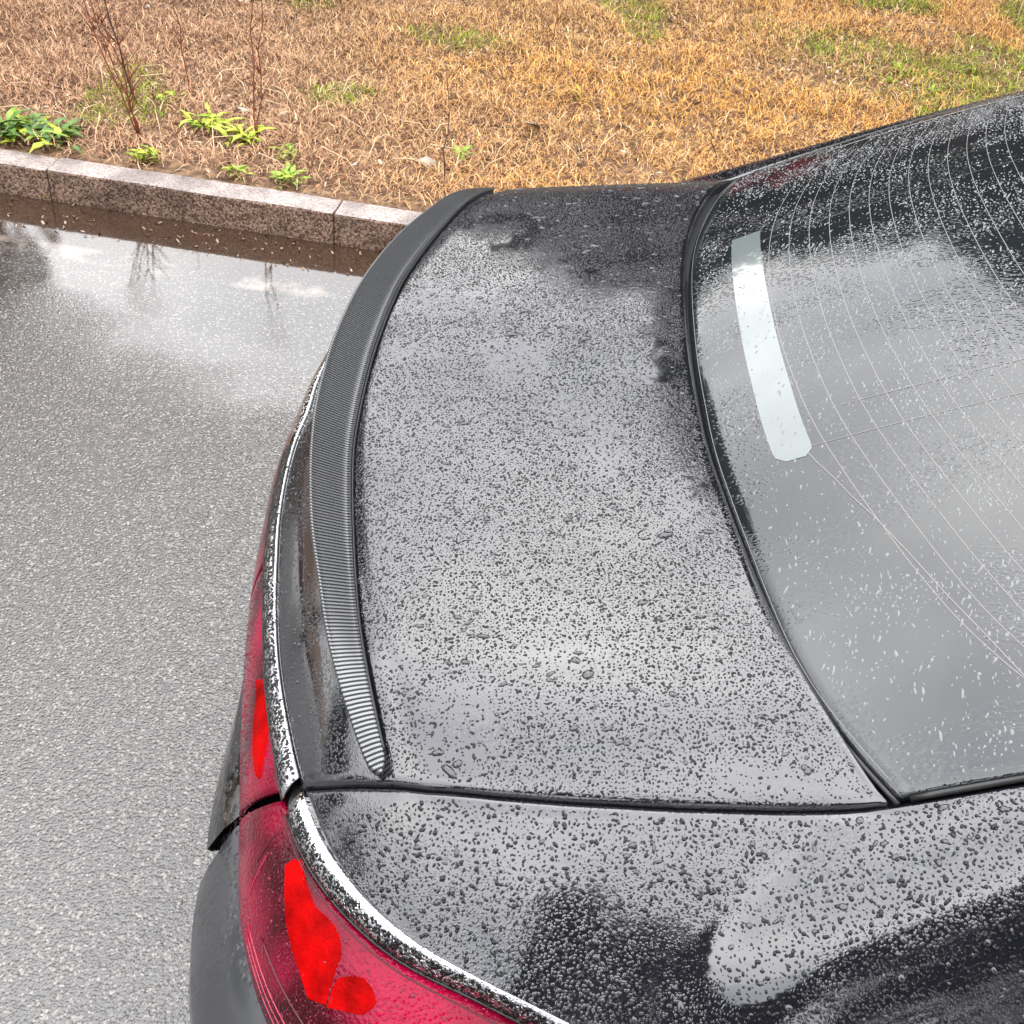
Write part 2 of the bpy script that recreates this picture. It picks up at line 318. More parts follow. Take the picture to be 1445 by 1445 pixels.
# ================================================================ vegetation on the verge
def vnoise(x, y, s, seed):
    g = np.random.default_rng(seed).random((64, 64)); fx = x*s+100; fy = y*s+100
    i = np.floor(fx).astype(int); j = np.floor(fy).astype(int); u = fx-i; v = fy-j; u = u*u*(3-2*u); v = v*v*(3-2*v)
    G = lambda a, b: g[a % 64, b % 64]
    return (G(i, j)*(1-u)+G(i+1, j)*u)*(1-v)+(G(i, j+1)*(1-u)+G(i+1, j+1)*u)*v
def blades(n, amin, amax, bmin, bmax, seed, lying=.85):
    r = np.random.default_rng(seed)
    a = r.uniform(amin, amax, n); b = bmin+(bmax-bmin)*r.random(n)
    x = K0[0]+KD[0]*a+KN[0]*b; y = K0[1]+KD[1]*a+KN[1]*b; z = hump(a, b)
    clump = .55*vnoise(x, y, 3.5, 5)+.45*vnoise(x, y, 9, 6)
    keep = (r.random(n) < .30+1.1*clump) & ((b > .22) | (r.random(n) < .35)); a, b, x, y, z, clump = (q[keep] for q in (a, b, x, y, z, clump)); n = len(a)
    ln = r.uniform(.025, .085, n)*(.7+.6*clump); th = r.uniform(0, 2*np.pi, n)+2.0*vnoise(x, y, 2, 9); lean = np.where(r.random(n) < lying, r.uniform(.85, 1.45, n), r.uniform(.2, .9, n))
    curl = r.normal(0, .75, n); wd = r.uniform(.0007, .0021, n)
    z = z+r.uniform(0, .030, n)*clump*2
    pts = []; d = th.copy(); px, py, pz = x.copy(), y.copy(), z.copy(); el = np.pi/2-lean*.75
    pts.append((px, py, pz))
    for k in range(3):
        px = px+np.cos(d)*np.cos(el)*ln/3; py = py+np.sin(d)*np.cos(el)*ln/3; pz = np.maximum(pz+np.sin(el)*ln/3, z-.004)
        d = d+curl*.55; el = el-.5; pts.append((px, py, pz))
    V = np.zeros((n, 7, 3)); wx = -np.sin(th)*wd; wy = np.cos(th)*wd
    for k in range(3):
        f = (1, .9, .6)[k]
        V[:, 2*k] = np.c_[pts[k][0]-wx*f, pts[k][1]-wy*f, pts[k][2]]; V[:, 2*k+1] = np.c_[pts[k][0]+wx*f, pts[k][1]+wy*f, pts[k][2]]
    V[:, 6] = np.c_[pts[3]]
    b0 = (np.arange(n)*7)[:, None]
    Q = np.concatenate([b0+np.array([[0, 1, 3, 2]]), b0+np.array([[2, 3, 5, 4]])]); T = b0+np.array([[4, 5, 6]])
    # colours: rosy brown near the kerb at left, tan, orange on the right, green in the upper right
    tan = np.array([.70, .42, .18]); rosy = np.array([.62, .36, .21]); orange = np.array([.82, .42, .10]); green = np.array([.30, .36, .03]); pale = np.array([.80, .58, .34]); dark = np.array([.13, .05, .025])
    c = np.tile(tan, (n, 1)); 
    f = (sm(2.6, -.2, a+.6*(b-1)))[:, None]; c = c*(1-f)+rosy*f
    f = (sm(.8, 2.3, a+.4*b)*(.15+.9*vnoise(x, y, 1.6, 21)))[:, None].clip(0, 1); c = c*(1-f)+orange*f
    gg = (sm(2.6, 3.9, a+.45*(b-1.6))*sm(.34, .50, vnoise(x, y, 2.2, 31))) + .8*sm(.78, .88, vnoise(x, y, 2.4, 33))
    f = ((r.random(n) < gg*.92)[:, None]).astype(float); c = c*(1-f)+green*f
    f = (r.random(n) < .12)[:, None]*1.; c = c*(1-f)+pale*f
    f = (r.random(n) < .26)[:, None]*1.; c = c*(1-f)+dark*f
    c = c*r.uniform(.5, 1.15, n)[:, None]
    return V.reshape(-1, 3), [Q, T], np.repeat(c, 7, axis=0)
V, Fc, c = blades(300000, -1.6, 5.3, .11, 3.9, 1)
tag(link('dry_grass', fastmesh('dry_grass', V, Fc, c), M_GRASS), 'matted straw coloured dry grass covering the verge behind the granite kerb', 'grass', kind='stuff')
V, Fc, c = blades(22000, -12, 16, 3.9, 12, 2, .5); V = V.reshape(-1, 7, 3)
V = (V-V[:, :1])*np.array([2.2, 2.2, 2.2])+V[:, :1]
tag(link('far_grass', fastmesh('far_grass', V.reshape(-1, 3), Fc, c), M_GRASS), 'taller dry grass further up the verge beyond the straw', 'grass', kind='stuff')

# broad fallen leaves and litter, uncountable
def flat_bits(n, amin, amax, bmin, bmax, z0, seed, cols, smin, smax, zf=None):
    r = np.random.default_rng(seed); a = r.uniform(amin, amax, n); b = r.uniform(bmin, bmax, n)
    x = K0[0]+KD[0]*a+KN[0]*b; y = K0[1]+KD[1]*a+KN[1]*b; z = (zf(a, b) if zf is not None else 0)+z0
    s = r.uniform(smin, smax, n); t = r.uniform(0, 6.28, n); V = np.zeros((n, 6, 3)); asp = r.uniform(.3, .6, n)
    prof = [(-1, 0), (-.4, -.9), (.5, -.7), (1, 0), (.5, .8), (-.4, .8)]
    tilt = r.normal(0, .35, (n, 2))
    for k, (u, v) in enumerate(prof):
        du = u*s; dv = v*s*asp; dx = du*np.cos(t)-dv*np.sin(t); dy = du*np.sin(t)+dv*np.cos(t)
        V[:, k] = np.c_[x+dx, y+dy, z+.25*np.abs(v)*s*asp+dx*tilt[:, 0]+dy*tilt[:, 1]+s*.25]
    b0 = (np.arange(n)*6)[:, None]; Fc = [b0+np.array([[0, 1, 2, 3]]), b0+np.array([[0, 3, 4, 5]])]
    c = np.array(cols)[r.integers(0, len(cols), n)]*r.uniform(.7, 1.2, n)[:, None]
    return V.reshape(-1, 3), Fc, np.repeat(c, 6, axis=0)
V, Fc, c = flat_bits(9000, -1.6, 5.2, .13, 3.6, .02, 4, [(.50, .30, .18), (.36, .16, .07), (.55, .42, .30), (.16, .06, .03), (.10, .04, .02)], .004, .015, hump)
tag(link('leaf_litter', fastmesh('leaf_litter', V, Fc, c), M_LEAFM), 'small brown leaf litter caught in the dry grass of the verge', 'leaf litter', kind='stuff')
V, Fc, c = flat_bits(420, -2.2, 1.6, -.22, -.004, .001, 8, [(.22, .14, .09), (.34, .25, .18), (.12, .06, .03)], .002, .010)
tag(link('gutter_litter', fastmesh('gutter_litter', V, Fc, c), M_LEAFM), 'wet leaf scraps lying in the gutter against the kerb', 'leaf litter', kind='stuff')

# green weeds: rosettes, every leaf a part
def leaf_mesh(k):
    r = random.Random(k); n = 7; V = []; Fc = []
    for i in range(n):
        t = i/(n-1); w_ = .17*math.sin(math.pi*min(1, t*.93+.05))**.8*(1+.35*math.sin(t*19+k))
        z = .55*t-.62*t*t; s = .05*math.sin(t*6+k)
        V += [(t, s-w_, z+.04), (t, s, z), (t, s+w_, z+.04)]
    for i in range(n-1):
        for j in range(2): a = i*3+j; Fc.append((a, a+3, a+4, a+1))
    return mesh('leaf', V, Fc)
leaf_ms = {}
M_GREEN = [simple('weed_green', (.20, .30, .022), .45, noise=.35, scale=3), simple('weed_lime', (.36, .42, .03), .45, noise=.3, scale=3), simple('weed_dark', (.09, .17, .03), .45, noise=.35, scale=3)]
for mi, m_ in enumerate(M_GREEN): leaf_ms[mi] = []
for mi, m_ in enumerate(M_GREEN):
    for k in range(3):
        lm_ = leaf_mesh(k*3+mi); lm_.materials.append(m_); leaf_ms[mi].append(lm_)
def weed(x, y, size, n, label, mi=0, rise=.5):
    z = .11; o = empty('weed', (x, y, z), random.uniform(0, 6)); tag(o, label, 'weed', 'green weeds in the dry grass')
    n = int(n*2.2)
    for i in range(n):
        l_ = link('leaf', random.choice(leaf_ms[mi if random.random() < .7 else random.choice((0, 1))]), None, o)
        a = i*2.4+random.uniform(-.3, .3); s = size*random.uniform(.55, 1.1)
        l_.rotation_euler = (random.uniform(-.3, .3), -random.uniform(.05, rise), a); s *= .85; l_.scale = (s, s*random.uniform(.45, .85), s); rr_ = size*random.uniform(0, .55); l_.location = (rr_*math.cos(a*1.7), rr_*math.sin(a*1.7), random.uniform(0, .03))
W = [(-1.90, 3.88, .15, 22, 'large leafy green weed at the left edge of the picture behind the kerb', 2),
     (-1.74, 3.86, .13, 18, 'dark green broad leaved weed leaning over the first kerb joint', 2),
     (-1.40, 3.80, .075, 20, 'low lime green weed touching the back of the kerb below the bare red stems', 1),
     (-1.27, 4.12, .12, 18, 'yellow green upright weed, biggest of the middle cluster', 1),
     (-1.12, 4.04, .11, 16, 'yellow green weed at the foot of the tall central red stem', 1),
     (-1.48, 4.36, .07, 9, 'sparse yellowing weed high up between the two groups of stems', 1),
     (-.93, 3.94, .075, 11, 'small green weed standing alone right of the tall red stem', 0),
     (-1.07, 3.745, .06, 13, 'little green weed hard against the kerb, left one of the kerbside pair', 0),
     (-.89, 3.735, .075, 16, 'little green weed hard against the kerb, right one of the kerbside pair', 0),
     (-.31, 4.10, .075, 9, 'small green weed beside the pale fallen leaf near the spoiler', 0),
     (.10, 4.86, .07, 8, 'tiny green weed in the tan grass above the boot lid', 0)]
for x, y, s, n, lab, mi in W: weed(x, y, s, n, lab, mi)
for i in range(20):
    a_ = random.uniform(3.0, 4.9); b_ = random.uniform(1.4, 3.8); q = kp(a_, b_)
    weed(q[0], q[1], random.uniform(.05, .085), 8, 'low green weed among the green tufts at the upper right of the verge', 0)
o = weed
# yellow scrap plant in the gutter at the joint
gw = empty('gutter_weed', (-1.715, 3.655, 0), 0); tag(gw, 'tiny yellow green seedling in the gutter below the left kerb joint', 'weed')
for i in range(5):
    l_ = link('leaf', leaf_ms[1][i % 3], None, gw); l_.rotation_euler = (0, -.5, i*1.3); l_.scale = (.03, .04, .03)

# bare dry stems
M_STEM = simple('red_brown_stem', (.20, .055, .025), .5, noise=.3, scale=60); M_STEMD = simple('dark_stem', (.05, .025, .018), .6)
def stem(x, y, h, lean, label, mat, fork=0, r0=.003, twigs=9):
    o = empty('dry_stalk', (x, y, .105)); tag(o, label, 'plant stem', 'bare stems standing in the verge'); rnd = random.Random(label)
    lx, ly = lean
    def path(h, lx, ly, k=9, j=.010): return [(lx*(t**1.15)*h+rnd.uniform(-j, j)*(t > 0), ly*t*h+rnd.uniform(-j, j)*(t > 0), h*t) for t in np.linspace(0, 1, k)]
    for q in range(1+fork):
        p = path(h*(1-.12*q), lx+.10*q, ly-.05*q); n = len(p)
        link('stem', mesh('stem', *tube(p, [r0*(1-.7*i/n) for i in range(n)], 5)), mat, o)
        tw = []
        for _ in range(twigs):
            i = rnd.randrange(2, n-1); b0 = Vector(p[i]); a = rnd.uniform(0, 6.28); L_ = rnd.uniform(.03, .09)
            tw.append(tube([b0, b0+Vector((math.cos(a)*L_*.5, math.sin(a)*L_*.5, L_*.6)), b0+Vector((math.cos(a)*L_, math.sin(a)*L_*.9, L_*1.3))], [.0018, .0012, .0006], 4))
        for t_ in tw: link('twig', mesh('twig', *t_), mat, o)
stem(-1.47, 3.96, .75, (-.33, .0), 'forked red brown bare stem leaning left behind the long kerb stone', M_STEM, 3, .0030, 14)
stem(-1.58, 4.27, .62, (-.22, 0), 'dark thick bare stem leaning left, behind the forked red stem', M_STEMD, 0, .0045, 8)
stem(-1.43, 4.43, .55, (-.05, 0), 'thin upright reddish stem between the left stems and the central one', M_STEM, 0, .003, 4)
stem(-1.065, 4.04, .80, (.0, .05), 'tall upright red stem rising from the yellow green weeds', M_STEM, 1, .0032, 12)
stem(-.35, 3.80, .42, (-.02, .1), 'thin dark stem rising from the kerb beside the pale fallen leaf', M_STEMD, 0, .0028, 3)
stem(.66, 4.33, .14, (-.45, .1), 'short dark stem just above the rear corner of the side of the car', M_STEMD, 0, .0035, 1)
stem(-.05, 5.3, .35, (.1, 0), 'faint thin stem in the middle of the far grass', M_STEM, 0, .0028, 4)
stem(.05, 4.45, .22, (.3, 0), 'short pale brown stem above the boot lid', M_STEM, 0, .0022, 2)
# arching straw
tw = []
for _ in range(46):
    a = random.uniform(-.6, 2.2); b = random.uniform(.2, 1.2); p = Vector(kp(a, b, .11)); d = random.uniform(0, 6.28); L_ = random.uniform(.12, .3)
    tw.append(tube([p, p+Vector((math.cos(d)*L_*.35, math.sin(d)*L_*.35, L_*.28)), p+Vector((math.cos(d)*L_*.75, math.sin(d)*L_*.75, L_*.25)), p+Vector((math.cos(d)*L_, math.sin(d)*L_, .02))], [.0022, .002, .0015, .0008], 4))
tag(link('arching_straw', mesh('arching_straw', *merge(tw)), simple('pale_straw', (.62, .46, .28), .6)), 'long pale straws arching over the ground behind the kerb', 'grass', kind='stuff')
# pale fallen leaves, the few that stand out
M_PALE = simple('pale_leaf', (.42, .35, .27), .5, noise=.12, scale=40)
def fallen(x, y, s, label, rot, tilt):
    n = 8; V = [(0, 0, .08)]; 
    for k in range(n):
        a = 2*math.pi*k/n; rr = (1, .72, .9, .6, .95, .7, .85, .65)[k]; V.append((math.cos(a)*rr, math.sin(a)*rr*.7, .12*math.cos(2*a)))
    me = mesh('fallen_leaf', [Vector(v)*s for v in V], [(0, k+1, (k+1) % n+1) for k in range(n)])
    o = link('fallen_leaf', me, M_PALE); o.location = (x, y, .15); o.rotation_euler = (tilt, .25, rot); tag(o, label, 'leaf', 'pale fallen leaves'); solidify(o, .0006)
fallen(-.43, 3.96, .040, 'large cream fallen leaf near the kerb left of the small green weed', .5, .7)
fallen(-.07, 4.43, .062, 'curled white fallen leaf in the tan grass above the boot lid', 2.1, .5)
fallen(-1.02, 4.26, .028, 'white fallen leaf right beside the tall red stem', 1.2, .8)
fallen(-1.17, 4.27, .026, 'grey white fallen leaf behind the yellow green weeds', 0, .2)
fallen(-.68, 3.87, .022, 'small cream leaf lying between the kerbside weeds and the spoiler', 4, .3)
for i in range(12):
    a_ = random.uniform(-1, 4); b_ = random.uniform(.3, 3); q = kp(a_, b_); fallen(q[0], q[1], random.uniform(.012, .02), 'small pale fallen leaf scattered in the dry grass', random.uniform(0, 6), .4)

# trees and shrubs round about: only their reflections show in the wet car and road
def crown_pts(r, n, rx, rz, clumps):
    C = r.normal(0, 1, (clumps, 3)); C /= np.linalg.norm(C, axis=1)[:, None]; C *= (r.random((clumps, 1))**.4)*.85
    k = r.integers(0, clumps, n); p = C[k]+r.normal(0, .17, (n, 3)); p /= np.maximum(np.linalg.norm(p, axis=1)[:, None]/r.uniform(.86, 1.02, (n, 1)), 1); return p*np.array([rx, rx, rz])
def tree(name, x, y, h, rx, base, col, label, n=6000, seed=0, leaf=.09, cat='tree', grp='trees round the parking place', clumps=46):
    r = np.random.default_rng(seed); o = empty(name, (x, y, .05)); tag(o, label, cat, grp)
    rz = (h-base)/2; cz = base+rz
    p = crown_pts(r, n, rx, rz, clumps)+np.array([0, 0, cz])
    a = r.normal(0, 1, (n, 3)); a /= np.linalg.norm(a, axis=1)[:, None]; b = np.cross(a, r.normal(0, 1, (n, 3))); b /= np.linalg.norm(b, axis=1)[:, None]; s = leaf*r.uniform(.5, 1.2, n)[:, None]
    V = np.stack([p-a*s, p+b*s*.5, p+a*s, p-b*s*.5], 1).reshape(-1, 3); Q = (np.arange(n)*4)[:, None]+np.array([[0, 1, 2, 3]])
    c = np.array(col)*r.uniform(.5, 1.5, n)[:, None]
    link('crown', fastmesh('crown', V, [Q], np.repeat(c, 4, axis=0)), M_LEAFM, o)
    rnd = random.Random(seed); P_ = [(0, 0, 0), (rnd.uniform(-.1, .1), rnd.uniform(-.1, .1), base*.6+.2), (rnd.uniform(-.2, .2), rnd.uniform(-.2, .2), cz), (0, 0, h*.93)]
    r0 = .03*h; ps = [tube(P_, [r0, r0*.75, r0*.45, r0*.1], 8)]
    for k in range(12):
        t = rnd.uniform(.35, .9); q = Vector(P_[1]).lerp(Vector(P_[3]), t); an = rnd.uniform(0, 6.28); L_ = rx*rnd.uniform(.5, .95)
        ps.append(tube([q, q+Vector((math.cos(an)*L_*.5, math.sin(an)*L_*.5, L_*.25)), q+Vector((math.cos(an)*L_, math.sin(an)*L_, L_*.6))], [r0*.3, r0*.18, r0*.04], 5))
    link('trunk', mesh('trunk', *merge(ps)), M_BARK, o)
M_BARK = simple('bark', (.06, .045, .035), .85, noise=.3, scale=12)
G1, G2, BR = (.035, .05, .018), (.05, .06, .025), (.10, .045, .018)
tree('evergreen_tree', 1.6, 9.3, 11.4, 2.0, 2.4, G1, 'tall dark evergreen tree reflected in the upper right of the rear window', 26000, 1, .16, clumps=170)
tree('evergreen_tree', 5.2, 9.0, 11.5, 2.4, .8, G1, 'tall dark evergreen tree past the reflected one, towards the front of the car', 7000, 2)
tree('brown_leaved_tree', -7.0, 9.2, 8.2, 2.5, .5, BR, 'broad brown leaved tree set back on the verge at the left', 22000, 3, .13, clumps=150)
tree('brown_leaved_tree', -3.85, 5.3, 6.0, 1.1, .4, BR, 'slim brown leaved tree left of the view, mirrored in the wet road', 16000, 5, .075, clumps=120)
tree('brown_leaved_tree', -10.8, 6.5, 10.5, 2.8, 1.0, BR, 'second brown leaved tree further along the kerb to the left', 5000, 4)
for i, (x, y, h, rx) in enumerate([(-6.2, 15, 4.9, 2.0), (-3.2, 14.5, 4.9, 1.9), (-.6, 14, 7.0, 2.0), (1.6, 13.5, 8.4, 2.0), (5, 14.5, 6, 2.2), (9, 14, 6, 2.6), (-10, 15, 4.6, 2.4)]):
    tree('hedge_tree', x, y, h, rx, .1, (.06, .045, .025) if i % 2 else G1, ['low dark bush at the far left of the row beyond the verge', 'brownish bush left in the row beyond the verge', 'dark bush in the middle of the row beyond the verge', 'taller brownish bush in the row, mirrored at the far side of the lid', 'dark bush right of the middle of the row beyond the verge', 'brownish bush at the right of the row beyond the verge', 'dark bush ending the row at the left'][i], 9000, 10+i, .17, clumps=110, grp='row of bushy trees beyond the verge')
tree('red_leaved_shrub', .35, 8.6, 1.5, .55, .15, (.30, .02, .02), 'red leaved shrub mirrored in the far edge of the rear window', 2500, 30, .05, 'shrub', 'shrubs beyond the verge')
tree('green_shrub', 1.5, 9.2, 1.8, 1.0, .1, G2, 'dull green shrub right of the red leaved one', 2500, 31, .05, 'shrub', 'shrubs beyond the verge')
tree('green_shrub', -1.3, 9.6, 1.3, 1.0, .1, (.12, .07, .03), 'dead brown shrub left of the red leaved one', 2500, 32, .05, 'shrub', 'shrubs beyond the verge')
for i, (x, y, h, rx, b_, lab) in enumerate([(1.5, -5.6, 8.6, 2.2, .5, 'tree behind the photographer mirrored at the bottom right of the wing'), (5.6, -5.0, 8.8, 2.2, .5, 'tree behind the photographer further towards the car front'),
        (-1.45, -3.5, 9.2, .62, 2.5, 'added slender tree, unseen, standing in for the photographer mirrored on the wing'), (-.15, -4.3, 9.8, 1.15, 3.2, 'added tree crown, unseen, standing in for the dark arch of the photographer mirrored on the wing'), (-6, -6, 4.6, 2.2, .3, 'low tree behind and left of the photographer'), (-10, -3, 4.8, 2.4, .3, 'low tree behind the car tail, nearest the road'), (-12, 2, 4.6, 2.4, .3, 'low tree behind the car tail beside the kerb line'), (-9, -9, 6, 2.6, .3, 'tree at the back left corner')]):  # slender and arching trees added to darken the wing like the photographer's mirrored figure
    tree('roadside_tree', x, y, h, rx, b_, G1, lab, 3200 if i == 3 else 6500, 50+i, .15 if i == 3 else .11, grp='trees on the near side of the road')

# ================================================================ the car (local frame: x forward, y to the far side)
CX, CY = -.0788, 1.1583
car = empty('parked_car', (CX, CY, 0)); tag(car, 'wet black saloon car with a carbon fibre lip spoiler and red tail lights', 'car')
TH = np.array([0, 5, 10, 15, 20, 25, 30, 35, 40, 43, 46, 50, 55, 60, 65, 70, 75, 80, 85, 90, 120.])
RC = np.array([.782, .7875, .7925, .7993, .808, .8215, .838, .856, .876, .8865, .891, .889, .874, .857, .848, .848, .855, .87, .885, .90, .98])
def cubic(tx, ty, x):
    tx = np.asarray(tx, float); ty = np.asarray(ty, float); x = np.clip(np.abs(np.asarray(x, float)), tx[0], tx[-1])
    m = np.gradient(ty, tx); m[0] = 0; i = np.clip(np.searchsorted(tx, x)-1, 0, len(tx)-2); h = tx[i+1]-tx[i]; t = (x-tx[i])/h
    return (2*t**3-3*t**2+1)*ty[i]+(t**3-2*t**2+t)*h*m[i]+(-2*t**3+3*t**2)*ty[i+1]+(t**3-t**2)*h*m[i+1]
rc = lambda th: cubic(TH, RC, th)
T2 = [0, 5, 10, 15, 20, 25, 30, 35, 40, 43, 46, 50, 55, 60, 65, 70, 75, 80, 85, 90]
r_chl = lambda th: cubic(T2, [.798, .8005, .804, .8115, .821, .833, .850, .869, .891, .900, .903, .898, .8775, .862, .853, .853, .860, .875, .890, .903], th)
r_lmp = lambda th: cubic(T2, [.826, .826, .828, .836, .847, .8625, .883, .910, .945, .962, .9755, .985, .985, .975, .96, .95, .945, .945, .94, .94], th)
r_bmp = lambda th: cubic([0, 30, 32.4, 34, 35.6, 37.5, 39.5, 42, 50, 60, 70, 80, 90], [.89, .925, .9407, .956, .971, .985, 1.0005, 1.015, 1.03, 1.02, .99, .965, .95], th)
r_wdg = lambda th: cubic([0, 10, 20, 25, 30, 33, 38], [.835, .840, .854, .880, .9145, .935, .96], th)
r_spo = lambda th: cubic([0, 5, 10, 15, 20, 25, 30, 35, 40, 43, 44], [.7515, .7525, .757, .763, .7715, .783, .796, .8145, .832, .8415, .8435], th)
r_spi = lambda th: cubic([0, 5, 10, 15, 20, 25, 30, 35, 40, 43, 44], [.703, .7045, .710, .719, .729, .7425, .761, .784, .809, .825, .830], th)
def pol(r, th, z):
    t = np.radians(th); return np.stack([.6-r*np.cos(t), -r*np.sin(t), z+0*r], -1)      # th > 0 on the near side
def g(y):
    y = np.abs(y); d = np.maximum(y-.45, 0); return np.where(y < .45, .04*y*y/.45, .018+.08*d+1.165*d*d)
def ZG(x, y):
    t = np.maximum(np.asarray(x, float)-.387, -.2); return 1.094+.53*t-.20*t*t+.085*(1-(np.asarray(y, float)/.6)**2)
def raw(x, y): return 1.085+.15*np.minimum(x, .6)-g(y)
def Z(x, y):
    x = np.asarray(x, float); y = np.asarray(y, float)
    th = np.degrees(np.arctan2(np.abs(y), .6-x)); r = np.hypot(y, .6-x); Rr = rc(th)
    xe = .6-Rr*np.cos(np.radians(th)); ye = Rr*np.sin(np.radians(th))
    A = np.clip(raw(xe, ye)-.975, 0, .09)*(th < 100); t = np.clip((.1-(Rr-r))/.1, 0, 1); z = raw(x, y)-A*t*t
    d = ZG(x, .6)-.004-z; d = .5*(d+np.sqrt(d*d+.008**2))-.0008; return z+d*(1-sm(.60, .82, np.abs(y)))*sm(.2, .34, x)
def normals(f, x, y, e=.002):
    n = np.stack([-(f(x+e, y)-f(x-e, y))/(2*e), -(f(x, y+e)-f(x, y-e))/(2*e), np.ones_like(x)], -1); return n/np.linalg.norm(n, axis=-1, keepdims=True)
def onZ(x, y, dz=0, f=None): return np.stack([x, y, (f or Z)(x, y)+dz], -1)
def z_ch(th): e = pol(rc(th), th, 0); return raw(e[..., 0], e[..., 1])-np.clip(raw(e[..., 0], e[..., 1])-.975, 0, .09)
# shut-line between boot lid and wing; front edge of the lid
SX = [-.078, -.044, -.013, .035, .092, .148, .23, .31, .395, .7, 1.2]; SY = [.556, .572, .5815, .5905, .5955, .599, .602, .603, .602, .602, .602]
ys = lambda x: np.interp(x, SX, SY)
XWy = [-.615, -.602, -.542, -.489, -.427, -.35, -.273, -.186, -.124, -.051, .02, .093, .158, .247, .331, .418, .535, .602, .615]
XWx = [.402, .393, .359, .334, .316, .3005, .2865, .2735, .270, .2665, .266, .2675, .270, .2765, .289, .309, .344, .378, .386]
_f = np.linspace(-.61, .61, 123); _v = np.interp(_f, XWy, XWx); _v = np.convolve(np.pad(_v, 4, mode='reflect', reflect_type='odd'), np.ones(9)/9, 'valid')
xw = lambda y: np.interp(y, _f, _v)

# boot lid: grid between rear edge, shut-lines and window
def edged(a, b, n, e=.0045):
    q = np.linspace(0, 1, n); q = np.concatenate([[0, e], q[1:-1], [1-e, 1]]); return a+(b-a)*q
u = edged(-1, 1, 121, .0018)[:, None]; s = edged(0, 1, 49, .006)[None, :]
GAP = .0018
ye = u*.556; tt = np.linspace(0, 39.3, 200); ee = pol(rc(tt), tt, 0); xr = np.interp(np.abs(ye), -ee[:, 1], ee[:, 0])
ss = s**1.0; xs_side = -.078*(1-ss)+(.388)*ss; ysd = ys(xs_side)-GAP
y = u*ysd; x = xr*(1-ss)+(xw(u*.602)-.0015)*ss
x = x+0*y; lid = onZ(x, y)
def skirt(P, d=.014, inset=.003):
    """add a rolled-down border to a grid"""
    c = P.mean((0, 1)); Q = np.zeros((P.shape[0]+2, P.shape[1]+2, 3)); Q[1:-1, 1:-1] = P
    Q[0, 1:-1] = P[0]; Q[-1, 1:-1] = P[-1]; Q[1:-1, 0] = P[:, 0]; Q[1:-1, -1] = P[:, -1]; Q[0, 0] = P[0, 0]; Q[0, -1] = P[0, -1]; Q[-1, 0] = P[-1, 0]; Q[-1, -1] = P[-1, -1]
    b = np.ones(Q.shape[:2], bool); b[1:-1, 1:-1] = False; Q[b, 2] -= d
    dirv = c-Q; dirv[..., 2] = 0; L_ = np.linalg.norm(dirv, axis=-1, keepdims=True)+1e-9; Q[b] += (dirv/L_*inset)[b]; return Q
def bevel_edge(P):   # soften the outermost ring a little
    Q = P.copy(); Q[0, :, 2] -= .0015; Q[-1, :, 2] -= .0015; Q[:, 0, 2] -= .0015; Q[:, -1, 2] -= .0015; return Q
link('boot_lid', grid_mesh('boot_lid', skirt(bevel_edge(lid), .014, .0005), flip=True), M_PAINT, car)
# dark channel beneath the shut-lines
V = []; 
for sgn in (1, -1):
    xx = np.linspace(-.085, 1.1, 60); a = np.stack([xx, -sgn*(ys(xx)-.012), Z(xx, ys(xx))-.012], -1); b_ = a.copy(); b_[:, 1] = -sgn*(ys(xx)+.012)
    link('drain_channel', grid_mesh('drain_channel', np.stack([a, b_], 1)), M_GAP, car)
yy = np.linspace(-.60, .60, 90); a = np.stack([xw(yy)-.02, yy, Z(xw(yy)-.01, yy)-.014], -1); b_ = a.copy(); b_[:, 0] += .045
link('window_channel', grid_mesh('window_channel', np.stack([a, b_], 1)), M_GAP, car)

# wings (rear quarter panels): Coons patch in plan, one each side
def coons(I, O_, Rr, Fr, na, nb):
    """I,O_ (na) inner/outer along car; Rr,Fr (nb) rear/front across"""
    s = edged(0, 1, na-2, .002)[:, None, None]; t = edged(0, 1, nb-2, .006)[None, :, None]
    A = (1-t)*I[:, None]+t*O_[:, None]; B = (1-s)*Rr[None]+s*Fr[None]
    C = (1-s)*(1-t)*Rr[0]+(1-s)*t*Rr[-1]+s*(1-t)*Fr[0]+s*t*Fr[-1]; return A+B-C
na, nb = 90, 44
xi = edged(-.078, 1.15, na-2, .002); I = np.stack([xi, ys(xi)+GAP], -1)
tr = edged(39.6, 90, nb-2, .006); e = pol(rc(tr), tr, 0); Rr = np.stack([e[:, 0], -e[:, 1]], -1); I[0] = Rr[0]
Fr = np.stack([np.full(nb, 1.15), edged(ys(1.15)+GAP, .92, nb-2, .006)], -1); I[-1] = Fr[0]
O_ = np.stack([edged(Rr[-1][0], 1.15, na-2, .002), edged(Rr[-1][1], .92, na-2, .002)], -1)
CP = coons(I, O_, Rr, Fr, na, nb); x, y = CP[..., 0], CP[..., 1]
wing = {}
for sg in (-1, 1):
    P = onZ(x, y*sg); P = skirt(bevel_edge(P), .010, .0004); wing[sg] = P
    link('rear_wing', grid_mesh('rear_wing', P, flip=(sg == 1)), M_PAINT, car)

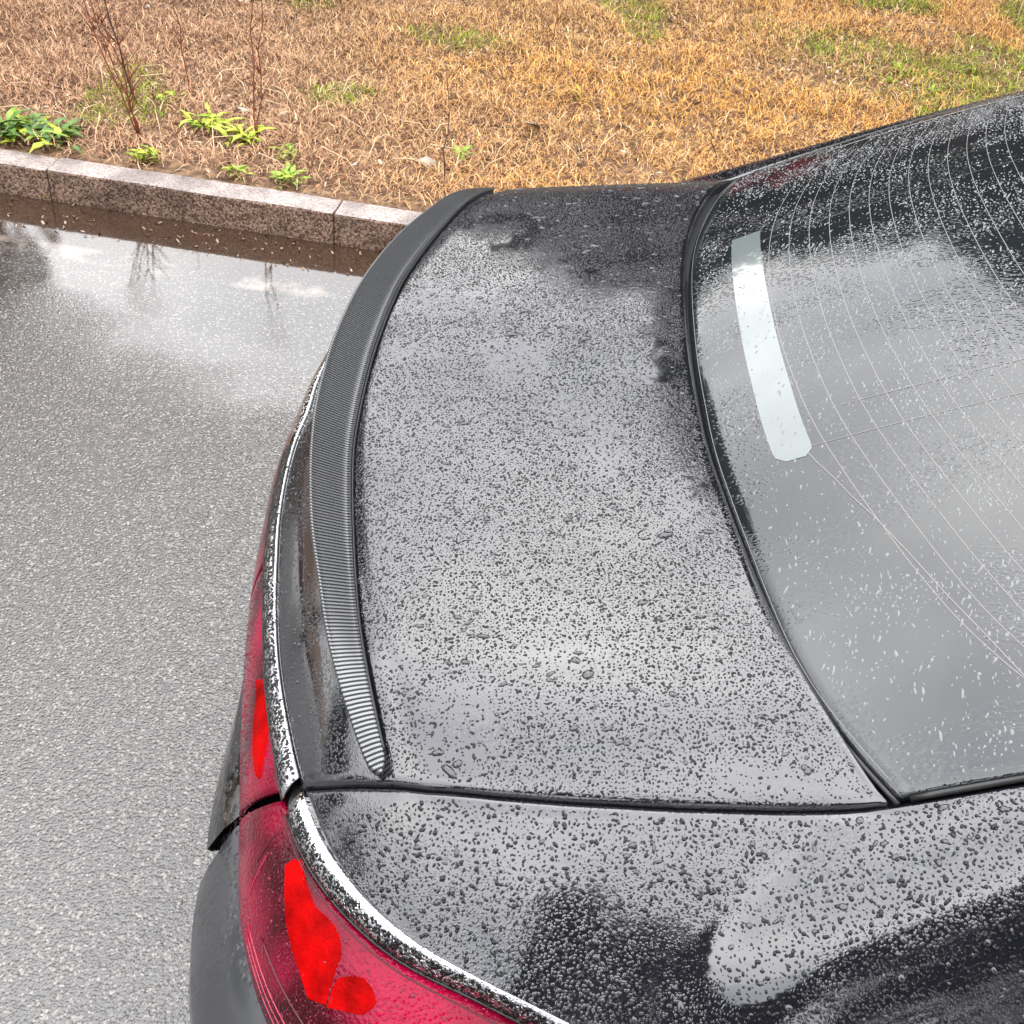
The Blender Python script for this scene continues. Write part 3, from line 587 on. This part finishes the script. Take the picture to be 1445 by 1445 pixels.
# rear window, seal and print
yg = edged(-.5985, .5985, 90, .002)[:, None]; sg_ = edged(0, 1, 60, .002)[None]
xe_ = xw(yg)+.0048; xg = xe_*(1-sg_)+1.16*sg_; yg2 = yg+0*xg
glass = onZ(xg, yg2, 0, ZG); win = link('rear_window', grid_mesh('rear_window', skirt(bevel_edge(glass), .008, .001), flip=True), M_GLASS, car)
def strip_tube(yarr, xoff, zoff, r, name, mat, parent):
    p = np.stack([xw(yarr)+xoff, yarr, ZG(xw(yarr)+xoff, yarr)+zoff], -1); link(name, mesh(name, *tube(p, r, 8)), mat, parent)
strip_tube(np.linspace(-.603, .603, 90), .0026, -.0035, .0023, 'window_seal', M_RUB, car)
for sg in (-1, 1):
    xx = np.linspace(.405, 1.15, 50); p = np.stack([xx, np.full(50, sg*.6005), ZG(xx, .6)-.003], -1); link('window_seal', mesh('window_seal', *tube(p, .0028, 8)), M_RUB, car)
# thin lacquered bead just inside the glass edge
yb = np.linspace(-.592, .592, 90); p = np.stack([xw(yb)+.0085, yb, ZG(xw(yb)+.0085, yb)+.0001], -1)
link('glass_edge_bead', mesh('glass_edge_bead', *tube(p, .0005, 5)), M_STRIP, win)
def ribbon(path, wdt, dz, name, mat, parent):
    path = np.asarray(path); d = np.gradient(path, axis=0); d /= np.linalg.norm(d, axis=1)[:, None]; nrm = np.stack([-d[:, 1], d[:, 0]], -1)*wdt/2
    A = path+nrm; B = path-nrm; P = np.stack([onZ(A[:, 0], A[:, 1], dz, ZG), onZ(B[:, 0], B[:, 1], dz, ZG)], 1)
    return link(name, grid_mesh(name, P), mat, parent)
ysr = np.linspace(-.236, .275, 60); wd_ = .034*np.ones(60)
cxs = xw(ysr)+.0135+.0415+.017
# rounded lower end
k = np.clip((ysr+.236)/.014, 0, 1); wd_ = .034*np.sqrt(1-(1-k)**2*.75)
A = np.stack([cxs-wd_/2, ysr], -1); B = np.stack([cxs+wd_/2, ysr], -1)
P = np.stack([onZ(A[:, 0], A[:, 1], .0004, ZG), onZ((A[:, 0]+B[:, 0])/2, (A[:, 1]+B[:, 1])/2, .0006, ZG), onZ(B[:, 0], B[:, 1], .0004, ZG)], 1)
tag(link('brake_light_window', grid_mesh('brake_light_window', P, flip=True), M_STRIP, win), 'pale strip across the foot of the rear window')
for k in range(22):
    off = .0135+.078+.0228*k; yl = np.linspace(-.56, .56, 90); f = 1-.012*k; xo = xw(yl*f)+off+.17*yl**2
    ribbon(np.stack([xo, yl], -1), .00068, .0003+.00001*k, 'heater_wire', M_WIRE, win)
for y0 in (-.562, .562): ribbon(np.stack([np.linspace(.50, .98, 20), np.full(20, y0)], -1), .006, .0007, 'bus_bar', M_WIRE, win)
ribbon(np.array([(.364, -.233), (.370, -.25), (.381, -.275), (.393, -.305), (.407, -.335), (.428, -.385), (.450, -.438), (.472, -.485), (.494, -.532)]), .0008, .0007, 'aerial_wire', M_WIRE, win)
for y0, y1, x0, x1 in ((-.224, -.235, .366, .80), (-.1765, -.190, .40, .80), (.236, .25, .366, .80)):
    ribbon(np.stack([np.linspace(x0, x1, 20), np.linspace(y0, y1, 20)], -1), .0005, .0006, 'aerial_wire', M_WIRE, win)

# chrome trim above the lamps: half-round strip, in three lengths
def th_strip(t0, t1, fn_list, n=None, uv=False, name='x', mat=None, parent=None, flip=False):
    n = n or max(6, int(abs(t1-t0)*1.5)); th = np.linspace(t0, t1, n)
    P = np.stack([f(th) for f in fn_list], 1)
    U = None
    if uv: U = np.stack([np.repeat(np.radians(th)[:, None]*.85, len(fn_list), 1), np.repeat(np.linspace(0, 1, len(fn_list))[None], n, 0)], -1)
    return link(name, grid_mesh(name, P, uv=U, flip=flip), mat, parent)
def chrome_fn(k):
    q = k/8; a = math.pi*q
    def f(th):
        r0, r1 = rc(th)-.001, r_chl(th)+.002; z0 = z_ch(th); z1 = z0-.020
        rr_ = r0+(r1-r0)*(1-math.cos(a))/2; zz = z0+(z1-z0)*(q**1.6)+.0055*math.sin(a)
        return pol(rr_, th, zz)
    return f
CF = [chrome_fn(k) for k in range(9)]
for t0, t1 in ((-38.9, 38.9), (39.9, 88), (-88, -39.9)):
    tt_ = np.linspace(t0, t1, 80); link('trim_joint', mesh('trim_joint', *tube(pol(r_chl(tt_)+.002, tt_, z_ch(tt_)-.0195), .0013, 6)), M_RUB, car)
    o = th_strip(t0, t1, CF, name='chrome_trim', mat=M_CHR, parent=car, flip=True); solidify(o, .003, -1)

# lamps
def lamp_fn(q):
    def f(th):
        r0, r1 = r_chl(th)+.0005, r_lmp(th); z0 = z_ch(th)-.021; z1 = .85-.05*sm(60, 90, np.abs(th))
        return pol(r0+(r1-r0)*(1-(1-q)**1.7), th, z0+(z1-z0)*q**1.25)
    return f
LQ = [0, .06, .15, .25, .35, .45, .55, .65, .75, .85, .93, .98, 1.0]
def lamp_end(q):  # lower return
    def f(th):
        p = lamp_fn(1.0)(th); r1 = r_lmp(th); return pol(r1-q*.03, th, p[..., 2]-q*.02)
    return f
def warp(f, q): return lambda th: f(th-np.sign(th)*4.3*q*np.exp(-((np.abs(th)-38.6)/7)**2))      # the shut-line leans across the lamp
LF = [warp(lamp_fn(q), q) for q in LQ]+[warp(lamp_end(.4), 1), warp(lamp_end(1), 1)]
def lamp(name, t0, t1, label=None):
    o = th_strip(t0, t1, LF, n=max(10, int(abs(t1-t0)*2)), uv=True, name=name, mat=M_LAMP, parent=car, flip=True); solidify(o, .005, -1)
    if label: tag(o, label)
    return o
l_mid = lamp('light_bar', -18.2, 18.2, 'thin dark red light bar between the boot lid lamps')
l_lidR = lamp('tail_light', 18.7, 38.25, 'red tail light on the boot lid, near side'); l_lidL = lamp('tail_light', -38.25, -18.7)
l_outR = lamp('tail_light', 38.9, 78, 'wrap round red tail light on the rear corner, near side'); l_outL = lamp('tail_light', -78, -38.9)
# moulded ribs inside the corner lens, and the dark joint between lens and chrome
M_RIB = simple('lens_rib_red', (.42, .012, .05), .2, coat=.3); M_RIBD = simple('lens_dark_line', (.05, .001, .004), .3)  # lighter and darker red for the fine lines in the lens
for q0, q1, t0, t1, rr_, mm in ((.74, .80, 42, 76, .0007, M_RIB), (.80, .86, 42, 76, .0006, M_RIB), (.86, .91, 42, 76, .0006, M_RIB), (.60, .68, 43.5, 76, .0009, M_RIBD), (.05, .05, 39.2, 76, .0007, M_RIBD), (.30, .62, 40.6, 40.9, .0006, M_RIB)):
    tq = np.linspace(0, 1, 50); p = np.stack([lamp_fn(q0+(q1-q0)*a)(np.array([t0+(t1-t0)*a]))[0] for a in tq])
    link('lens_rib', mesh('lens_rib', *tube(p, rr_, 5)), mm, l_outR)
p = np.stack([lamp_fn(.12+.3*a)(np.array([40.2]))[0] for a in np.linspace(0, 1, 12)]); link('lens_rib', mesh('lens_rib', *tube(p, .0006, 5)), M_RIBD, l_outR)
# black recess behind lamps and trim
def back_fn(q):
    def f(th): return pol(rc(th)-.02+q*.06, th, z_ch(th)-.02-q*.12)
    return f
th_strip(-88, 88, [back_fn(0), back_fn(.5), back_fn(1)], name='lamp_recess', mat=M_GAP, parent=car, flip=True)
PATCHES = []
def patch(poly, parent, lift=.0012, sub=6):
    """poly: list of (theta, q) -> bright reflector facet on the lens"""
    P_ = np.array(poly, float); c = P_.mean(0); V = []; Fc = []
    rings = [1, .975, .6, .3]; n = len(P_)
    for k, f in enumerate(rings):
        for t, q in P_: 
            tt_, qq = c[0]+(t-c[0])*f, c[1]+(q-c[1])*f; p = lamp_fn(min(max(qq, 0), 1))(np.array([tt_]))[0]
            a = math.radians(tt_); nr = Vector((-math.cos(a), -math.sin(a), .45)).normalized(); V.append(Vector(p)+nr*(-.0003 if k == 0 else lift*.5))
    p = lamp_fn(c[1])(np.array([c[0]]))[0]; a = math.radians(c[0]); V.append(Vector(p)+Vector((-math.cos(a), -math.sin(a), .45)).normalized()*lift)
    for k in range(3):
        for i in range(n): j = (i+1) % n; Fc.append((k*n+i, k*n+j, (k+1)*n+j, (k+1)*n+i))
    for i in range(n): Fc.append((3*n+i, 3*n+(i+1) % n, 4*n))
    link('reflector', mesh('reflector', V, Fc, False), M_INT, parent)
patch([(28.6, .21), (29.4, .04), (30.9, .02), (32.4, .03), (33.6, .04), (34.8, .12), (35.5, .19), (36.0, .24), (35.8, .29), (35.2, .33), (33.6, .36), (31.9, .32), (30.4, .24)], l_lidR)
patch([(42.1, .16), (42.3, .08), (42.7, .03), (43.5, .06), (44.1, .08), (45.3, .11), (46.2, .09), (46.9, .09), (47.5, .11), (48.1, .16), (48.3, .21), (48.65, .31), (48.98, .42), (48.5, .45), (48.0, .48), (46.9, .43), (45.7, .39), (44.5, .34), (43.2, .25)], l_outR)
patch([(48.72, .31), (48.70, .26), (48.95, .23), (49.3, .19), (49.8, .17), (50.4, .18), (51.0, .22), (51.0, .26), (50.8, .31), (50.5, .33), (49.8, .37), (49.06, .42)], l_outR)

# boot lid face below the lamps and bumper
def up_fn(r, z): return lambda th: pol(r(th), th, z+0*th)
th_strip(-33.2, 33.2, [up_fn(lambda t: r_lmp(t)-.012, .842), up_fn(lambda t: (r_lmp(t)+r_wdg(t))/2, .822), up_fn(r_wdg, .800), up_fn(lambda t: r_wdg(t)-.004, .794), up_fn(lambda t: r_wdg(t)-.05, .775), up_fn(lambda t: r_wdg(t)-.06, .66)], name='boot_lid_face', mat=M_GLOSSP, parent=car, flip=True)
M_BEND = simple('bumper_end_plastic', (.10, .075, .06), .5)
bl = [lambda th: pol(r_lmp(th)-.02, th, .838-.05*sm(60, 90, np.abs(th))), lambda th: pol(r_lmp(th)+.006, th, .826-.05*sm(60, 90, np.abs(th)))]
for q, zz in ((.35, .805), (.7, .78), (.92, .76), (1.0, .735), (1.0, .69)):
    bl.append((lambda q, zz: lambda th: pol(r_lmp(th)+.006+(np.maximum(r_bmp(th), r_lmp(th)+.015)-r_lmp(th)-.006)*q, th, zz+0*th))(q, zz))
for dr, zz in ((.006, .60), (.016, .50), (.03, .40), (.05, .30), (.08, .22)):
    bl.append((lambda dr, zz: lambda th: pol(np.maximum(r_bmp(th), r_lmp(th)+.015)-dr, th, zz+0*th))(dr, zz))
for t0, t1 in ((33.6, 90), (-90, -33.6)):
    o = th_strip(t0, t1, bl, n=60, name='bumper_corner', mat=M_BUMP, parent=car, flip=True)
    te = t0 if t0 > 0 else t1; pe = np.stack([f(np.array([te]))[0] for f in bl]); pi_ = pe+np.array([math.cos(R(te)), math.sin(R(te)), 0])*.09
    link('bumper_end', grid_mesh('bumper_end', np.stack([pe, pi_], 1)), M_BEND, car)
rb_ = lambda t: .845+0*t
cl = [up_fn(lambda t: rb_(t)-.06, .70), up_fn(lambda t: rb_(t)-.008, .695), up_fn(rb_, .67), up_fn(rb_, .50), up_fn(lambda t: rb_(t)-.01, .40), up_fn(lambda t: rb_(t)-.03, .30), up_fn(lambda t: rb_(t)-.07, .22)]
th_strip(-33.5, 33.5, cl, n=60, name='bumper', mat=M_BUMP, parent=car, flip=True)

# carbon spoiler
th = np.linspace(-44, 44, 260); prof = np.clip(1-(np.abs(th)/44)**3, 0, 1); ri_, ro_ = r_spi(th), r_spo(th)
tipk = np.clip((44-np.abs(th))/.7, 0, 1)**.5; mid_ = (ri_+ro_)/2; ri_ = mid_+(ri_-mid_)*tipk; ro_ = mid_+(ro_-mid_)*tipk
def sp_row(f, dz, base='raw'):
    r = ri_+(ro_-ri_)*f; p = pol(r, th, 0); p[:, 2] = (raw(p[:, 0], p[:, 1]) if base == 'raw' else Z(p[:, 0], p[:, 1]))+dz; return p
rows = [sp_row(.03, -.003, 'Z'), sp_row(0, .0012+.001*prof), sp_row(.03, .0025+.002*prof)]
for f in (.12, .25, .4, .55, .7, .82, .92): rows.append(sp_row(f, .003+.019*prof*f**1.3+.0012*math.sin(math.pi*f)))
rows.append(sp_row(.975, .003+.0195*prof)); rows.append(sp_row(1.0, .002+.0185*prof)); rows.append(sp_row(1.005, .000+.0155*prof)); rows.append(sp_row(.97, -.002+.0125*prof)); rows.append(sp_row(.55, .0, 'Z')); rows.append(sp_row(.5, -.004, 'Z'))
P = np.stack(rows, 1); du = np.r_[0, np.cumsum(np.linalg.norm(np.diff(P[:, 5], axis=0), axis=1))]; dv = np.concatenate([np.zeros((len(th), 1)), np.cumsum(np.linalg.norm(np.diff(P, axis=1), axis=2), axis=1)], 1)
UVs = np.stack([np.repeat(du[:, None], P.shape[1], 1), dv], -1)
spo = link('spoiler', grid_mesh('spoiler', P, uv=UVs, flip=True), M_CARB, car); tag(spo, 'carbon fibre lip spoiler curving along the rear edge of the boot lid')
# black bonding bead along its front edge
p = sp_row(-.03, .0005); p = p[3:-3]; link('bonding_bead', mesh('bonding_bead', *tube(p, .0013, 6)), M_RUB, spo)

# rest of the body, out of frame
def sec_strip(name, xs, fz, fw, mat, ny=15, flip=True):
    xs = np.array(xs); t = np.linspace(-1, 1, ny)[None]; X = xs[:, None]+0*t; Wd = np.array([fw(a) for a in xs])[:, None]; Y = Wd*t
    Zz = np.array([fz(a) for a in xs])[:, None]+.06*(1-t*t)-.06*0; P = np.stack([X, Y, Zz], -1); return link(name, grid_mesh(name, P, flip=flip), mat, car)
zr = lambda a: float(np.interp(a, [1.15, 1.5, 1.9, 2.3, 2.6, 3.35, 3.8, 4.35, 4.5], [ZG(1.15, .6), 1.365, 1.38, 1.35, 1.29, .93, .90, .80, .68])-.0)
sec_strip('roof', np.linspace(1.155, 2.5, 24), zr, lambda a: .595-.01*(a-1.15), M_PAINT)
sec_strip('windscreen', np.linspace(2.505, 3.35, 14), zr, lambda a: .58+.10*(a-2.5), M_SIDEG)
sec_strip('bonnet', np.linspace(3.355, 4.45, 20), zr, lambda a: .78-.10*(a-3.35)**2, M_PAINT)
for sg in (-1, 1):
    xs = np.linspace(1.15, 3.3, 30); zb = [float(np.interp(a, [1.15, 3.3], [.93, .92])) for a in xs]
    top = np.stack([xs, sg*np.interp(xs, [1.15, 2.5, 3.3], [.60, .585, .66]), [zr(a)-.01 for a in xs]], -1); bot = np.stack([xs, sg*np.full(30, .86), zb], -1); bot2 = np.stack([xs, sg*np.full(30, .915), np.array(zb)-.03], -1)
    mid = (top*.55+bot*.45)+np.array([0, sg*.02, 0])
    link('side_window', grid_mesh('side_window', np.stack([top, mid, bot], 1), flip=(sg == -1)), M_SIDEG, car)
    link('waist_panel', grid_mesh('waist_panel', np.stack([bot, bot2], 1), flip=(sg == -1)), M_PAINT, car)
    # flank with wheel arches
    xs = np.linspace(.6, 4.4, 77)
    def low(a):
        z = .22
        for cx_ in (.98, 3.75):
            d = abs(a-cx_)
            if d < .37: z = max(z, .33+math.sqrt(.37**2-d*d))
        return z
    lo = np.array([low(a) for a in xs]); hi = np.array([float(Z(np.array(a), np.array(.92)))-.01 if a < 1.15 else float(np.interp(a, [1.15, 3.3, 4.4], [.89, .88, .72])) for a in xs]); hi = np.maximum(hi, lo+.04)
    wd = np.interp(xs, [.6, .8, 1.15, 3.9, 4.3, 4.4], [.90, .905, .92, .91, .84, .76]); rows = []
    for q, b_ in ((0, 0), (.2, .012), (.5, .018), (.8, .012), (1, 0)): rows.append(np.stack([xs, sg*(wd+b_-.02*q), hi*(1-q)+lo*q], -1))
    link('flank', grid_mesh('flank', np.stack(rows, 1), flip=(sg == -1)), M_PAINT, car)
    for cx_ in (.98, 3.75):
        y0 = sg*.80; prof_ = [(.20, -.10), (.31, -.10), (.325, -.07), (.33, 0), (.325, .07), (.31, .10), (.22, .10)]; V = []; Fc = []; nk = 40
        for i in range(nk):
            a = 2*math.pi*i/nk
            for r_, yy_ in prof_: V.append((cx_+r_*math.cos(a), y0+yy_, .33+r_*math.sin(a)))
        for i in range(nk):
            for j in range(len(prof_)-1): m_ = len(prof_); Fc.append((i*m_+j, ((i+1) % nk)*m_+j, ((i+1) % nk)*m_+j+1, i*m_+j+1))
        wh = link('wheel', mesh('wheel', V, Fc), M_TYRE, car); ps = [tube([(cx_, y0+sg*.03, .33), (cx_, y0+sg*.09, .33)], .06, 16)]
        for i in range(10): a = 2*math.pi*i/10; ps.append(tube([(cx_, y0+sg*.085, .33), (cx_+.215*math.cos(a), y0+sg*.075, .33+.215*math.sin(a))], [.022, .014], 5))
        ps.append(tube([(cx_+.22*math.cos(a), y0+sg*.08, .33+.22*math.sin(a)) for a in np.linspace(0, 2*math.pi, 33)], .012, 6)); link('rim', mesh('rim', *merge(ps)), M_RIM, wh)
xs = np.linspace(-.1, 4.4, 10); link('underbody', grid_mesh('underbody', np.stack([np.stack([xs, np.full(10, -.75), np.full(10, .2)], -1), np.stack([xs, np.full(10, .75), np.full(10, .2)], -1)], 1)), M_GAP, car)
link('front_bumper', grid_mesh('front_bumper', np.array([[(4.45-.25*(abs(t)**3), t*.8, z) for z in (.70, .6, .4, .22)] for t in np.linspace(-1, 1, 21)]), flip=True), M_PAINT, car)

# ================================================================ rain on the car
def domes(x, y, f, rad, mat, label, seed, height=.50, elong=.35, name='raindrops', dirn=None, P=None, Nn=None):
    r = np.random.default_rng(seed); n = len(rad)
    if P is None: P = np.stack([x, y, f(x, y)], -1); Nn = normals(f, x, y)
    P = P+np.array([CX, CY, 0]); t1 = np.cross(Nn, np.array([0, 1., 0])); t1 /= np.linalg.norm(t1, axis=1)[:, None]; t2 = np.cross(Nn, t1)
    an = r.uniform(0, np.pi, n) if dirn is None else dirn+r.normal(0, .35, n); ex = 1+np.abs(r.normal(0, elong, n)); A = t1*np.cos(an)[:, None]+t2*np.sin(an)[:, None]; B = np.cross(Nn, A)
    K = 6 if n > 3000 else 9; prof = ((1, -.10), (.72, .70)) if n > 9000 else ((1, -.10), (.88, .50), (.50, .90)); m = len(prof)*K+1; V = np.zeros((n, m, 3)); h = rad*height*r.uniform(.8, 1.25, n)
    lob = r.uniform(0, 2*np.pi, n); la = r.uniform(0, .22, n)
    for k in range(K):
        a = 2*np.pi*k/K; wob = r.uniform(.90, 1.10, n)*(1+la*np.cos(2*a+lob)+.6*la*np.cos(3*a-lob))
        for q, (rf, hf) in enumerate(prof):
            V[:, q*K+k] = P+A*(rad*ex*rf*wob*math.cos(a))[:, None]+B*(rad/np.sqrt(ex)*rf*wob*math.sin(a))[:, None]+Nn*(h*hf)[:, None]
    V[:, m-1] = P+Nn*h[:, None]; b0 = (np.arange(n)*m)[:, None]; k = np.arange(K); k2 = (k+1) % K
    Q = np.concatenate([b0+np.array([[q*K+i, q*K+j, (q+1)*K+j, (q+1)*K+i]]) for q in range(len(prof)-1) for i, j in zip(k, k2)]); T = np.concatenate([b0+np.array([[(len(prof)-1)*K+i, (len(prof)-1)*K+j, m-1]]) for i, j in zip(k, k2)])
    tag(link(name, fastmesh(name, V.reshape(-1, 3), [Q, T]), mat), label, 'raindrops', kind='stuff')
def jitter(x0, x1, y0, y1, p, r):
    gx, gy = np.meshgrid(np.arange(x0, x1, p), np.arange(y0, y1, p)); gx = gx+(np.arange(gx.shape[0]) % 2)[:, None]*p/2
    return (gx+r.uniform(-.42, .42, gx.shape)*p).ravel(), (gy+r.uniform(-.42, .42, gy.shape)*p).ravel()
r = np.random.default_rng(5)
def in_lid(x, y): th = np.degrees(np.arctan2(np.abs(y), .6-x)); rr = np.hypot(y, .6-x); return (rr < np.where(np.abs(th) < 44, r_spi(th)-.004, rc(th)-.004)) & (x < xw(y)-.008) & (np.abs(y) < ys(x)-.006)
def rads(n, r, m, s, lo, hi): return np.clip(np.exp(r.normal(math.log(m), s, n)), lo, hi)
x, y = jitter(-.12, .40, -.61, .61, .0031, r); cl_ = .6*vnoise(x, y, 6, 41)+.4*vnoise(x, y, 17, 42); k = in_lid(x, y) & (r.random(len(x)) < 1.2-.85*sm(.58, .78, cl_)); x, y = x[k], y[k]
domes(x, y, Z, rads(len(x), r, .00083, .38, .0004, .0018), M_DROP, 'fine raindrops beading all over the black boot lid', 61)
x, y = r.uniform(-.1, .38, 900), r.uniform(-.58, .58, 900); k = in_lid(x, y); x, y = x[k], y[k]
domes(x, y, Z, rads(len(x), r, .0018, .42, .0012, .0050), M_DROPR2, 'large elongated raindrops standing out on the black boot lid', 62, .42, .6, 'large_raindrops', 0.2)
def in_wing(x, y):
    th = np.degrees(np.arctan2(np.abs(y), .6-x)); rr = np.hypot(y, .6-x); return (rr < rc(th)-.003) & (np.abs(y) > ys(x)+.007) & (np.abs(y) < .9)
x, y = jitter(-.1, .60, -.80, -.6, .0037, r); k = in_wing(x, y) & (r.random(len(x)) < .95); x, y = x[k], y[k]
domes(x, y, Z, rads(len(x), r, .00100, .40, .00045, .0022), M_DROP, 'raindrops beading on the black rear wing below the shut line', 63, .52)
x, y = r.uniform(-.08, .7, 420), r.uniform(-.82, -.61, 420); k = in_wing(x, y); x, y = x[k], y[k]
domes(x, y, Z, rads(len(x), r, .0021, .35, .0014, .0042), M_DROPR2, 'large raindrops standing out on the black rear wing', 64, .45, .35, 'large_raindrops')
x, y = jitter(.0, 1.0, .60, .82, .0075, r); k = in_wing(x, y); x, y = x[k], y[k]
domes(x, y, Z, rads(len(x), r, .0016, .3, .0008, .0026), M_DROP, 'raindrops on the far rear wing beyond the lid', 65)
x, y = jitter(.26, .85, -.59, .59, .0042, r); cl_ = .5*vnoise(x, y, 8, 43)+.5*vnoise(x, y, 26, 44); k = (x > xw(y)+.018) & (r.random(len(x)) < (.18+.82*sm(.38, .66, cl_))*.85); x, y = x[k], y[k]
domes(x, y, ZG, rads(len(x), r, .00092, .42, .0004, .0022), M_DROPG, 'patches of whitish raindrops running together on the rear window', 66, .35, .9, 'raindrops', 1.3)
# lid rear face, lamps and trim
x, y = jitter(-.20, .0, -.57, .2, .0048, r); th_ = np.degrees(np.arctan2(np.abs(y), .6-x)); rr_ = np.hypot(y, .6-x); k = (rr_ > r_spo(th_)+.003) & (rr_ < rc(th_)-.003) & (th_ < 38.5) & (r.random(len(x)) < .7); x, y = x[k], y[k]
domes(x, y, Z, rads(len(x), r, .0009, .35, .0005, .002), M_DROPR2, 'fine raindrops on the dark band between the spoiler and the chrome strip', 68)
def lampdrops(t0, t1, n, fn, rm, mat, label, seed):
    rr = np.random.default_rng(seed); t = rr.uniform(t0, t1, n); q = rr.random(n); P = np.zeros((n, 3)); Nn = np.zeros((n, 3)); e = .01
    for i in range(n):
        a = fn(q[i])(np.array([t[i]]))[0]; b = fn(min(q[i]+e, 1))(np.array([t[i]]))[0]-fn(max(q[i]-e, 0))(np.array([t[i]]))[0]; c_ = fn(q[i])(np.array([t[i]+.3]))[0]-fn(q[i])(np.array([t[i]-.3]))[0]
        nn = np.cross(c_, b); nn /= np.linalg.norm(nn)+1e-12
        if nn[0]+nn[2] < 0 and nn[2] < 0.5: nn = nn if nn[0] < 0 else -nn
        P[i] = a; Nn[i] = nn if nn[0] < 0.1 else -nn
    domes(None, None, None, rads(n, rr, rm, .35, .0006, .0024), mat, label, seed+1, .4, .4, 'raindrops', P=P, Nn=Nn)
lampdrops(18.9, 37.0, 900, lamp_fn, .0007, M_DROPR, 'raindrops on the red lamp of the boot lid', 71)
lampdrops(40.5, 62, 2400, lamp_fn, .0006, M_DROPR, 'raindrops covering the red corner lamp', 73)

cf2 = lambda q: chrome_fn(2.5+5.5*q)
lampdrops(5, 38.5, 2600, cf2, .0009, M_DROP, 'fine raindrops darkening the chrome strip of the boot lid', 75)
lampdrops(40.2, 62, 1500, lambda q: chrome_fn(4+4*q), .0009, M_DROP, 'fine raindrops along the lower edge of the corner chrome strip', 77)
